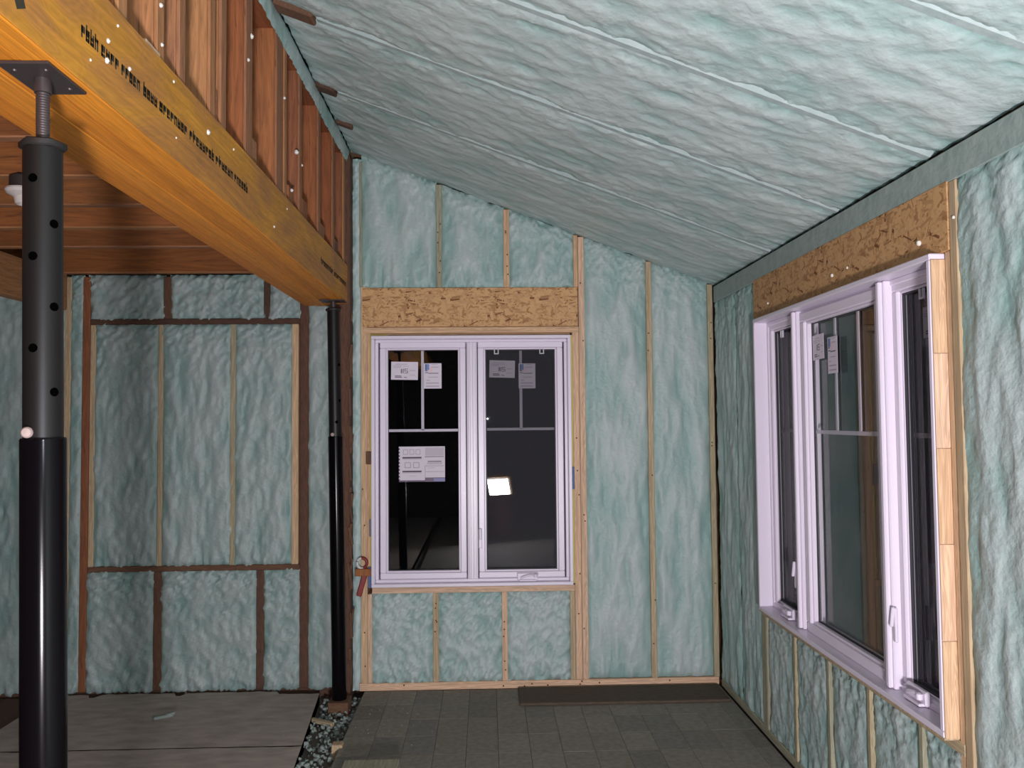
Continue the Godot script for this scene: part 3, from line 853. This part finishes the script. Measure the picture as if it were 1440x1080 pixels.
func sticker_big() -> StandardMaterial3D:
	if not M.has("sticker_big"):
		var k := Color(0.30, 0.25, 0.32); var l := Color(0.66, 0.60, 0.67); var q := Color(0.74, 0.69, 0.75)
		var ink := []
		for i in 3:
			ink.append([26 + i * 34, 16, 26, 28, l]); ink.append([29 + i * 34, 19, 20, 22, paper])
		for i in 2:
			ink.append([34 + i * 46, 84, 34, 30, l]); ink.append([38 + i * 46, 88, 26, 22, paper])
		ink += [[22, 56, 104, 8, k], [22, 66, 104, 4, q], [22, 128, 104, 8, k], [22, 138, 104, 4, q], [60, 154, 36, 3, q],
			[146, 8, 102, 42, q], [144, 54, 104, 3, k], [160, 78, 74, 4, k], [156, 84, 82, 12, q], [144, 102, 104, 3, l], [160, 112, 40, 3, q], [144, 132, 104, 3, l],
			[144, 100, 3, 64, l], [144, 164, 112, 24, Color(0.44, 0.38, 0.46)], [192, 168, 64, 16, Color(0.52, 0.52, 0.70)], [0, 178, 144, 10, Color(0.36, 0.31, 0.38)]]
		for i in 10:
			ink.append([0, 10 + i * 18, 8, 9, Color(0.25, 0.19, 0.25)])
		M["sticker_big"] = print_image(256, 188, paper, ink)
	return M.sticker_big

func sticker(parent: Node, at: Vector3, w: float, h: float, m: Material, tilt := 0.0, label := "") -> void:
	var o := put("paper_label", label_mesh(w, h), m, parent)
	o.position = at
	o.rotation.z = tilt
	if label != "":
		o.set_meta("label", label)

# one glazed sash: glass centre cx, glass size gw x gh starting at gy; parts under a Node3D named sash
func sash(win: Node3D, n: String, xa: float, xb: float, ya: float, yb: float, zf: float, stile: float, cols: Array, bar_y: float, screened: bool) -> Node3D:
	var s := group(n, win)
	var gx := (xa + xb) * 0.5
	var gw := xb - xa
	var gh := yb - ya
	var gz := zf - 0.034
	var ring := frame_ring(gw + 2 * stile, gh + 2 * stile, stile - 0.010, zf - 0.05, zf, 0.004, ya - stile, gx)
	ring += frame_ring(gw + 0.022, gh + 0.022, 0.011, zf - 0.05, zf - 0.012, 0.003, ya - 0.011, gx)
	put("sash_frame", joined(ring), M.vinyl, s)
	put("gasket", joined(frame_ring(gw + 0.004, gh + 0.004, 0.004, gz - 0.01, gz + 0.004, 0.0, ya - 0.002, gx)), M.gasket, s)
	for dz in [0.0, -0.016]:
		var p := put("glass_pane", box_quad(gw + 0.006, gh + 0.006), M.glass, s)
		p.position = Vector3(gx, (ya + yb) * 0.5, gz + dz)
	for x in cols:
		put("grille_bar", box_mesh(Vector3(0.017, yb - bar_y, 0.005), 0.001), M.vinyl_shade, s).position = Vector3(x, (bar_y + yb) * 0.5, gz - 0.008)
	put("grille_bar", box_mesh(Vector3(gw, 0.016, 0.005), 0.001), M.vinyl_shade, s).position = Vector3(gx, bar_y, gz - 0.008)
	if screened:
		put("screen_frame", joined(frame_ring(gw + 0.002, gh + 0.002, 0.007, zf - 0.024, zf - 0.014, 0.001, ya - 0.001, gx)), M.gasket, s)
		var q := put("insect_screen", box_quad(gw - 0.008, gh - 0.008), M.screen_mesh, s)
		q.position = Vector3(gx, (ya + yb) * 0.5, zf - 0.019)
	return s

func box_quad(w: float, h: float) -> Mesh:
	var q := QuadMesh.new()
	q.size = Vector2(w, h)
	return q

func screen_clip(parent: Node, at: Vector3) -> void:
	put("screen_clip", joined([[Vector3(-0.011, 0, 0), Vector3(0.006, 0.034, 0.008), 0.001], [Vector3(0.011, 0, 0), Vector3(0.006, 0.034, 0.008), 0.001], [Vector3(0, -0.014, 0), Vector3(0.022, 0.006, 0.008), 0.001]]), M.clip, parent).position = at

func window_gable() -> void:
	var w := structure("window_1")
	var x0 := -0.671
	var x1 := 0.4995
	var cx := (x0 + x1) * 0.5
	var y0 := 0.597
	var H := 1.460
	w.position = Vector3(cx, y0, -4.785)
	var W := x1 - x0
	put("jamb", joined(frame_ring(W, H, 0.020, -0.16, 0.0, 0.003) + frame_ring(W - 0.04, H - 0.04, 0.018, -0.16, -0.038, 0.003, 0.02)), M.vinyl, w)
	var zf := -0.050
	var L0 := -0.580 - cx
	var L1 := -0.166 - cx
	var R0 := -0.003 - cx
	var R1 := 0.409 - cx
	var ya := 0.681 - y0
	var yb := 1.977 - y0
	var mx := (L1 + R0) * 0.5
	put("mullion", joined([[Vector3(mx, H / 2, -0.08), Vector3(0.062, H - 0.07, 0.09), 0.004], [Vector3(mx - 0.016, H / 2, -0.034), Vector3(0.014, H - 0.075, 0.012), 0.004], [Vector3(mx + 0.014, H / 2, -0.034), Vector3(0.020, H - 0.075, 0.008), 0.003]]), M.vinyl, w)
	var a := sash(w, "sash_left", L0, L1, ya, yb, zf, 0.046, [(L0 + L1) / 2 - 0.005], 1.501 - y0, false)
	var b := sash(w, "sash_right", R0, R1, ya, yb, zf, 0.046, [(R0 + R1) / 2 + 0.004], 1.504 - y0, true)
	a.name = "fixed_sash"; b.name = "casement_sash"
	var gz := zf - 0.032
	sticker(a, Vector3(-0.4835 - cx, 1.8555 - y0, gz), 0.159, 0.107, sticker_small(), -0.02, "white paper label with dark print")
	sticker(a, Vector3(-0.317 - cx, 1.824 - y0, gz + 0.002), 0.105, 0.150, sticker_tall(), 0.0, "upright white paper label with blue corner")
	sticker(a, Vector3(-0.383 - cx, 1.302 - y0, gz), 0.272, 0.208, sticker_big(), 0.0, "large white paper label with rows of boxes")
	sticker(b, Vector3(0.096 - cx, 1.862 - y0, gz), 0.152, 0.103, sticker_small(), -0.03, "white paper label behind the insect screen")
	sticker(b, Vector3(0.244 - cx, 1.820 - y0, gz + 0.002), 0.100, 0.149, sticker_tall(), 0.0, "upright paper label behind the insect screen")
	lock_lever(w, Vector3(-0.0405 - cx, 0.867 - y0, -0.046))
	crank(w, Vector3(0.2345 - cx, 0.617 - y0, -0.05), 1.0)
	for x in [0.062, 0.332]:
		screen_clip(b, Vector3(x - cx, 1.966 - y0, -0.062))

func window_triple() -> void:
	var w := structure("window_2")
	var za := -3.985
	var zb := -2.372
	var cz := (za + zb) * 0.5
	var W := zb - za
	var y0 := 0.626
	var H := 1.418
	w.position = Vector3(1.318, y0, cz)
	w.rotation.y = -PI / 2
	put("jamb", joined(frame_ring(W, H, 0.019, -0.16, 0.0, 0.003) + frame_ring(W - 0.038, H - 0.038, 0.020, -0.16, -0.062, 0.003, 0.019)), M.vinyl, w)
	# raw pine back of the jamb extension, finger jointed
	for k in 5:
		var ya := 0.0 + k * 0.28
		var yb := minf(ya + 0.279, H)
		var q := put("jamb_back", box_mesh(Vector3(0.006, yb - ya, 0.075), 0.001), M["pine_%d" % ((k * 3 + 1) % 4)], w)
		q.position = Vector3(W / 2 + 0.0032, (ya + yb) / 2, -0.040)
	put("jamb_back", box_mesh(Vector3(W, 0.006, 0.075), 0.001), M.pine_tint_0, w).position = Vector3(0, -0.0032, -0.040)
	var ya := 0.672 - y0 + 0.012
	var yb := 1.972 - y0
	var zf := -0.055
	var m1 := -3.545 - cz
	var m2 := -2.757 - cz
	for m in [m1, m2]:
		put("mullion", joined([[Vector3(m, H / 2, -0.09), Vector3(0.046, H - 0.04, 0.10), 0.004], [Vector3(m, H / 2, -0.036), Vector3(0.022, H - 0.044, 0.018), 0.004]]), M.vinyl, w)
	var s1 := sash(w, "sash_far", -3.905 - cz, -3.615 - cz, ya, yb, zf - 0.012, 0.042, [-3.76 - cz], 1.497 - y0, true)
	var s2 := sash(w, "sash_mid", -3.460 - cz, -2.842 - cz, ya + 0.01, yb - 0.01, zf + 0.004, 0.050, [-3.250 - cz, -3.045 - cz], 1.497 - y0, false)
	var s3 := sash(w, "sash_near", -2.690 - cz, -2.452 - cz, ya, yb, zf - 0.012, 0.042, [-2.57 - cz], 1.497 - y0, true)
	s1.name = "casement_sash"; s2.name = "picture_sash"; s3.name = "casement_sash_001"
	var gz := zf + 0.004 - 0.032
	sticker(s2, Vector3(-3.395 - cz, 1.855 - y0, gz), 0.115, 0.105, sticker_small(), 0.02, "white paper label with dark print")
	sticker(s2, Vector3(-3.250 - cz, 1.810 - y0, gz + 0.002), 0.092, 0.148, sticker_tall(), 0.0, "upright white paper label hanging over a grille bar")
	sticker(s3, Vector3(-2.545 - cz, 1.862 - y0, zf - 0.012 - 0.032), 0.10, 0.10, sticker_small(), 0.0, "white paper label behind the insect screen")
	for x in [-3.60 - cz, -2.722 - cz]:
		lock_lever(w, Vector3(x, 0.865 - y0, -0.046))
	crank(w, Vector3(-3.725 - cz, 0.021, -0.064), 1.0)
	crank(w, Vector3(-2.615 - cz, 0.021, -0.064), 1.0)
	screen_clip(s1, Vector3(-3.80 - cz, yb - 0.02, -0.078))
	screen_clip(s3, Vector3(-2.56 - cz, yb - 0.02, -0.078))

# ------------------------------------------------------------------ the big beam
func beam() -> void:
	var b := group("laminated_beam")
	b.position = Vector3(-0.935, 2.2405, -0.7)
	tag(b, "long orange laminated timber beam carried by two black steel posts", "beam")
	var x1 := 0.135
	var pw := 0.0675
	var L := 8.3
	for k in 4:
		var hi := x1 - k * pw
		var lo := hi - pw + 0.0012
		var drop := [0.0, 0.0015, 0.0, 0.002][k] as float
		board(b, "ply", Vector3(lo, drop, -4.15), Vector3(hi - (0.004 if k == 0 else 0.0), 0.2245, 4.15), 2, M["lvl_%d" % k], 0.002)
	board(b, "face_veneer", Vector3(x1 - 0.004, 0.002, -4.15), Vector3(x1, 0.2245, 4.15), 2, M.lvl_face, 0.001)
	# rows of worn stamped lettering: strokes of ink on the face
	var r := RandomNumberGenerator.new(); r.seed = 77
	var st := begin()
	var fx := x1 + 0.0002
	var zoff := 0.7
	var word := func(z_from: float, z_to: float, letters: int, yc: float, hh: float) -> void:
		var step := (z_to - z_from) / letters
		for i in letters:
			var z := z_from + step * i
			var wd: float = absf(step) * 0.90
			var tall := 1.35 if r.randf() < 0.18 else 1.0
			var strokes := [[0.05, 0.0, 0.36, tall]]
			var kind := r.randi() % 5
			if kind < 3: strokes.append([0.62, 0.0, 0.36, 1.0])
			if kind != 1: strokes.append([0.05, 0.42, 0.90, 0.30])
			if kind != 2: strokes.append([0.05, 0.70, 0.90, 0.30])
			if kind % 2 == 0: strokes.append([0.05, 0.0, 0.90, 0.30])
			for s in strokes:
				var yb: float = yc + (s[1] - 0.5) * hh
				var y_t: float = yb + s[3] * hh
				var z_a: float = z - s[0] * wd + zoff
				var z_b: float = z - (s[0] + s[2]) * wd + zoff
				for q in [Vector3(fx, yb, z_a), Vector3(fx, y_t, z_b), Vector3(fx, yb, z_b), Vector3(fx, yb, z_a), Vector3(fx, y_t, z_a), Vector3(fx, y_t, z_b)]:
					st.set_normal(Vector3.RIGHT); st.add_vertex(q)
	for q in [[-1.62, -1.695, 4], [-1.705, -1.79, 4], [-1.80, -1.90, 5], [-1.915, -2.0, 4], [-2.01, -2.20, 8], [-2.215, -2.42, 8], [-2.43, -2.60, 6], [-2.61, -2.76, 6], [-3.98, -4.3, 9], [-4.32, -4.7, 10]]:
		word.call(q[0], q[1], q[2], 2.343 - 2.2405, 0.025)
	var ink := put("stamped_lettering", st.commit(), M.ink, b)
	ink.set_meta("label", "line of worn black stamped lettering")
	var s2 := begin()
	cbox(s2, Vector3(fx, 2.295 - 2.2405, -1.405 + zoff), Vector3(0.0006, 0.034, 0.03), 0.0, Basis(Vector3.RIGHT, 0.5))
	put("ink_mark", s2.commit(), M.ink, b)
	# droplets of dried spray foam
	var s3 := begin()
	for q in [[-1.735, 2.375, 0.0055], [-1.73, 2.33, 0.0065], [-1.84, 2.36, 0.005], [-2.36, 2.40, 0.008], [-1.60, 2.40, 0.003], [-1.78, 2.43, 0.0035], [-1.66, 2.30, 0.003], [-2.1, 2.44, 0.004], [-2.12, 2.30, 0.003], [-2.6, 2.43, 0.004], [-3.1, 2.30, 0.005], [-3.3, 2.42, 0.004]]:
		lathe(s3, [Vector2(0, -1), Vector2(0.6, -0.8), Vector2(1, 0), Vector2(0.6, 0.8), Vector2(0, 1)].map(func(v): return v * q[2]), Vector3(fx, q[1] - 2.2405, q[0] + zoff), 8)
	var sp := put("foam_droplets", s3.commit(), M.speck, b, "stuff")
	sp.set_meta("label", "white droplets of dried foam")

# ------------------------------------------------------------------ adjustable steel posts
func steel_post(label: String, at: Vector3, top_x: float, h: float, joint: float, hole_ys: Array, plate_w: float, plate_d: float, stem: float) -> Node3D:
	var p := group("steel_post")
	p.position = at
	tag(p, label, "post")
	var lean := atan((top_x - at.x) / h)
	var R := Basis(Vector3.BACK, -lean)
	var st := begin()
	lathe(st, [Vector2(0.0, 0.004), Vector2(0.0395, 0.004), Vector2(0.0402, 0.010), Vector2(0.0402, joint - 0.003), Vector2(0.0385, joint), Vector2(0.0345, joint)], Vector3.ZERO, 48, R)
	put("lower_tube", st.commit(), M.black_paint, p)
	var cap := h - stem
	var s2 := begin()
	lathe(s2, [Vector2(0.0350, joint - 0.06), Vector2(0.0350, cap - 0.010)], Vector3.ZERO, 48, R)
	put("upper_tube", s2.commit(), M.black_worn, p)
	var s3 := begin()
	lathe(s3, [Vector2(0.0, cap - 0.011), Vector2(0.040, cap - 0.011), Vector2(0.043, cap - 0.008), Vector2(0.043, cap + 0.001), Vector2(0.040, cap + 0.004), Vector2(0.0, cap + 0.004)], Vector3.ZERO, 6, R * Basis(Vector3.UP, 0.26))
	put("cap_nut", s3.commit(), M.black_matt, p)
	var s4 := begin()
	var prof := [Vector2(0.0, cap)]
	var y := cap + 0.004
	while y < h - 0.034:
		prof.append(Vector2(0.0125, y)); prof.append(Vector2(0.0119, y + 0.0025))
		y += 0.005
	prof.append(Vector2(0.0155, h - 0.034)); prof.append(Vector2(0.0155, h - 0.006)); prof.append(Vector2(0.0, h - 0.006))
	lathe(s4, prof, Vector3.ZERO, 28, R)
	put("screw", s4.commit(), M.steel, p)
	var pl := put("top_plate", joined([[Vector3.ZERO, Vector3(plate_w, 0.006, plate_d), 0.001]]), M.steel, p)
	pl.position = R * Vector3(0, h - 0.0035, 0)
	for q in [[-0.3, 0.3], [0.3, 0.3], [-0.3, -0.3], [0.3, -0.3]]:
		var s6 := begin()
		lathe(s6, [Vector2(0, -0.003), Vector2(0.004, -0.003), Vector2(0.0055, 0.0), Vector2(0.0, 0.0)], Vector3.ZERO, 12)
		put("bolt_head", s6.commit(), M.steel, p).position = pl.position + Vector3(q[0] * plate_w, -0.003, q[1] * plate_d)
	# adjustment holes: dark recessed discs on the front and on the right
	for k in hole_ys.size():
		var yy: float = hole_ys[k][0]
		var ang: float = hole_ys[k][1]
		var rad: float = 0.0352
		var s5 := begin()
		lathe(s5, [Vector2(0.0085, -0.002), Vector2(0.0085, 0.0006), Vector2(0.0080, 0.0010), Vector2(0.0, 0.0010)], Vector3.ZERO, 20)
		var hm := put("pin_hole", s5.commit(), M.hole, p)
		var d := Vector3(sin(ang), 0, cos(ang))
		hm.basis = Basis(Vector3.UP.cross(d).normalized(), PI / 2)
		hm.position = R * (Vector3(0, yy, 0)) + d * (rad - 0.0008)
	# locking pin
	var s7 := begin()
	lathe(s7, [Vector2(0, 0.0), Vector2(0.0105, 0.0), Vector2(0.0105, 0.018), Vector2(0.008, 0.022), Vector2(0.0, 0.023)], Vector3.ZERO, 20)
	var pin := put("locking_pin", s7.commit(), M.pin, p)
	var pd := Vector3(sin(0.25), 0, cos(0.25))
	pin.basis = Basis(Vector3.UP.cross(pd).normalized(), PI / 2)
	pin.position = R * Vector3(-0.013, joint + 0.011, 0.024)
	return p

func posts() -> void:
	steel_post("near black steel post at the left edge, with pin holes and square top plate", Vector3(-0.825, 0.0, -1.60), -0.862, 2.2405, 1.535,
		[[1.88, -0.02], [1.705, -0.02], [2.03, -0.02], [1.945, 1.05], [1.785, 1.05], [1.622, 1.05]], 0.098, 0.148, 0.135)
	steel_post("thin black steel post beside the rotten corner post, farther from the camera", Vector3(-0.822, 0.026, -4.615), -0.858, 2.2145, 1.45,
		[[1.85, 1.05], [1.65, 1.05], [1.53, 0.4]], 0.14, 0.10, 0.05)

# ------------------------------------------------------------------ loose things
func small_things() -> void:
	# porcelain lamp holder on the old joists
	var lh := group("lamp_holder")
	lh.position = Vector3(-1.64, 2.442, -2.94)
	tag(lh, "white porcelain lamp holder under the old ceiling joists", "lamp holder")
	var s0 := begin()
	lathe(s0, [Vector2(0, 0), Vector2(0.050, 0), Vector2(0.052, -0.004), Vector2(0.052, -0.046), Vector2(0, -0.046)], Vector3.ZERO, 8)
	put("junction_box", s0.commit(), M.steel, lh)
	var s1 := begin()
	lathe(s1, [Vector2(0, -0.046), Vector2(0.062, -0.046), Vector2(0.064, -0.052), Vector2(0.058, -0.062), Vector2(0.036, -0.074), Vector2(0.032, -0.096), Vector2(0.026, -0.100), Vector2(0.020, -0.098), Vector2(0.018, -0.07), Vector2(0, -0.07)], Vector3.ZERO, 32)
	put("socket", s1.commit(), M.porcelain, lh)
	# wooden foot block under the far post
	tag(board(self, "wood_block", Vector3(-0.875, -0.08, -4.68), Vector3(-0.765, 0.026, -4.55), 0, M.dark_2), "short reddish wood block under the foot of the far black post", "wood block")
	tag(board(self, "wood_stick", Vector3(-0.95, -0.030, -4.415), Vector3(-0.80, -0.010, -4.39), 0, M.pine_tint_0), "thin yellowish stick lying across the debris-filled floor gap", "stick").rotation.y = -0.55
	var st2 := board(self, "wood_chip", Vector3(-0.752, -0.08, -4.05), Vector3(-0.70, 0.015, -4.0), 2, M.pine_tint_3)
	tag(st2, "small pale wood chip at the edge of the grey tiled floor", "wood chip")
	# loose boards on the tiles
	var bd := board(self, "loose_board", Vector3(-0.650, 0.0005, -3.765), Vector3(-0.402, 0.040, -3.35), 2, M.pine_tint_2, 0.004)
	tag(bd, "pale square-ended board lying on the tiles at the bottom of the photo", "board")
	var pl := board(self, "wet_plank", Vector3(0.17, 0.0008, -4.79), Vector3(1.33, 0.016, -4.52), 0, M.dark_2, 0.004)
	M["plank_grey"] = M.dark_2.duplicate()
	M.plank_grey.albedo_color = Color(0.40, 0.36, 0.31)
	pl.material_override = M.plank_grey
	tag(pl, "dull brown plank lying flat along the foot of the gable wall", "plank")
	# white foam scrap on the cement board
	var s2 := begin()
	cbox(s2, Vector3.ZERO, Vector3(0.10, 0.016, 0.030), 0.006, Basis(Vector3.UP, 0.55))
	cbox(s2, Vector3(0.03, 0.006, -0.02), Vector3(0.05, 0.014, 0.025), 0.005, Basis(Vector3.UP, 0.9))
	var fsn := put("foam_scrap", s2.commit(), M.shavings)
	fsn.position = Vector3(-1.72, 0.009, -4.45)
	tag(fsn, "pale sliver of foam lying alone on the grey cement board", "foam scrap")
	# scrap of pale wood on the beam's top
	tag(board(self, "wood_scrap", Vector3(-0.88, 2.4655, -2.03), Vector3(-0.806, 2.482, -1.945), 2, M.pine_2), "pale offcut of wood lying on top of the beam", "wood scrap")
	# clip and strap beside the gable window
	var cl := group("strap_clip")
	cl.position = Vector3(-0.725, 0.56, -4.795)
	tag(cl, "red strap and ring clipped beside the lower left corner of the gable window", "strap")
	var ring := func(a0: float, a1: float) -> Mesh:
		var s := begin()
		var pts := []
		for k in 15:
			var a := lerpf(a0, a1, k / 14.0)
			pts.append(Vector3(cos(a) * 0.028, 0.178 + sin(a) * 0.030, 0.0))
		tube_path(s, pts, 0.0085)
		return s.commit()
	put("ring", ring.call(-1.2, 1.7), M.red_plastic, cl)
	put("ring", ring.call(1.7, 5.0), M.white_plastic, cl)
	var s3 := begin()
	cbox(s3, Vector3(0.0, 0.055, 0.004), Vector3(0.030, 0.135, 0.012), 0.004, Basis(Vector3.BACK, -0.28))
	put("strap", s3.commit(), M.red_plastic, cl)
	var s4 := begin()
	cbox(s4, Vector3(0.008, 0.128, 0.014), Vector3(0.092, 0.042, 0.022), 0.004)
	put("wooden_peg", s4.commit(), M.old_2, cl)
	for q in [[Vector3(-0.682, 0.655, -4.798), Vector3(0.02, 0.12, 0.006), "blue flashing tape scrap at the lower left corner of the gable window"], [Vector3(0.5075, 1.215, -4.798), Vector3(0.013, 0.13, 0.006), "blue tape tab on the right edge of the gable window"], [Vector3(-0.679, 0.94, -4.798), Vector3(0.008, 0.10, 0.006), "dark blue tape tab on the left edge of the gable window"]]:
		var t := put("blue_tape", box_mesh(q[1], 0.002), M.blue_tape)
		t.position = q[0]
		tag(t, q[2], "tape")
	# foam shavings and gravel in the floor gap
	var mm := MultiMesh.new()
	mm.transform_format = MultiMesh.TRANSFORM_3D
	var s5 := begin()
	cbox(s5, Vector3.ZERO, Vector3(0.015, 0.008, 0.011), 0.003)
	mm.mesh = s5.commit()
	var r := RandomNumberGenerator.new(); r.seed = 23
	var N := 700
	mm.instance_count = N
	for k in N:
		var z := lerpf(-4.78, -3.2, pow(r.randf(), 1.3))
		var x := r.randf_range(-0.93, -0.72)
		var y := -0.050 + r.randf() * 0.03
		if k > 600:
			x = r.randf_range(-1.35, -0.2); y = 0.004
			z = r.randf_range(-4.78, -4.0)
			if x > -0.94 and x < -0.70: y = -0.06
		var sc := r.randf_range(0.35, 1.8) * (0.25 if k > 600 else 1.0)
		mm.set_instance_transform(k, Transform3D(Basis.from_euler(Vector3(r.randf() * 6, r.randf() * 6, r.randf() * 6)).scaled(Vector3.ONE * sc), Vector3(x, y, z)))
	var mi := MultiMeshInstance3D.new()
	mi.multimesh = mm
	mi.material_override = M.shavings
	mi.name = "foam_shavings"
	add_child(mi)
	mi.set_meta("kind", "stuff")
	tag(mi, "pale foam shavings and crumbs filling the gap between the two floors", "debris")

# ------------------------------------------------------------------ seen only as reflections in the panes
func behind_camera() -> void:
	var w := group("work_light")
	w.position = Vector3(0.152, 0.520, 1.18)
	w.rotation_degrees.y = -22
	tag(w, "glaring rectangular work light reflected in the gable window", "work light")
	var R := Basis(Vector3.RIGHT, deg_to_rad(24))
	var c := Vector3(0, 0.145, 0)
	put("housing", joined([[c + R * Vector3(0, 0, 0.02), Vector3(0.36, 0.28, 0.05), 0.010, R], [c + R * Vector3(0, 0.132, -0.03), Vector3(0.36, 0.016, 0.06), 0.004, R], [c + R * Vector3(0, -0.132, -0.03), Vector3(0.36, 0.016, 0.06), 0.004, R], [c + R * Vector3(0.172, 0, -0.03), Vector3(0.016, 0.25, 0.06), 0.004, R], [c + R * Vector3(-0.172, 0, -0.03), Vector3(0.016, 0.25, 0.06), 0.004, R]]), M.yellow_plastic, w)
	put("lamp_glass", joined([[c + R * Vector3(0, 0, -0.030), Vector3(0.325, 0.245, 0.012), 0.004, R]]), M.lamp_glass, w)
	var s := begin()
	tube_path(s, [Vector3(-0.20, 0.145, 0.02), Vector3(-0.20, 0.02, 0.0), Vector3(-0.18, 0.010, 0.0), Vector3(0.18, 0.010, 0.0), Vector3(0.20, 0.02, 0.0), Vector3(0.20, 0.145, 0.02)], 0.010)
	put("stand", s.commit(), M.black_matt, w)
	for k in 2:
		var b := group("bucket")
		b.position = Vector3(0.157, 0.0 + 0.260 * k, 1.20)
		tag(b, ["lower reddish bucket, upturned under the work light's bucket", "upper reddish bucket carrying the work light, reflected in the gable window"][k], "bucket", "stacked buckets under the work light")
		var s2 := begin()
		lathe(s2, [Vector2(0.150, 0.0), Vector2(0.156, 0.0), Vector2(0.156, 0.03), Vector2(0.152, 0.034), Vector2(0.136, 0.252), Vector2(0.130, 0.259), Vector2(0.0, 0.259)], Vector3.ZERO, 36)
		put("pail", s2.commit(), M.orange_plastic, b)
	var ph := group("smartphone")
	ph.position = EYE + Vector3(0.03, -0.07, 0.012)
	tag(ph, "black phone whose flash is mirrored as a small star in the gable window", "phone")
	put("body", box_mesh(Vector3(0.16, 0.08, 0.008), 0.003), M.phone_black, ph).position = Vector3(0, 0.07, 0)
	var s6 := begin()
	lathe(s6, [Vector2(0, -0.0005), Vector2(0.005, -0.0005), Vector2(0.005, 0.0015), Vector2(0, 0.0015)], Vector3.ZERO, 16, Basis(Vector3.RIGHT, -PI / 2))
	put("flash_lamp", s6.commit(), M.led, ph).position = Vector3(-0.018, 0.082, -0.0055)
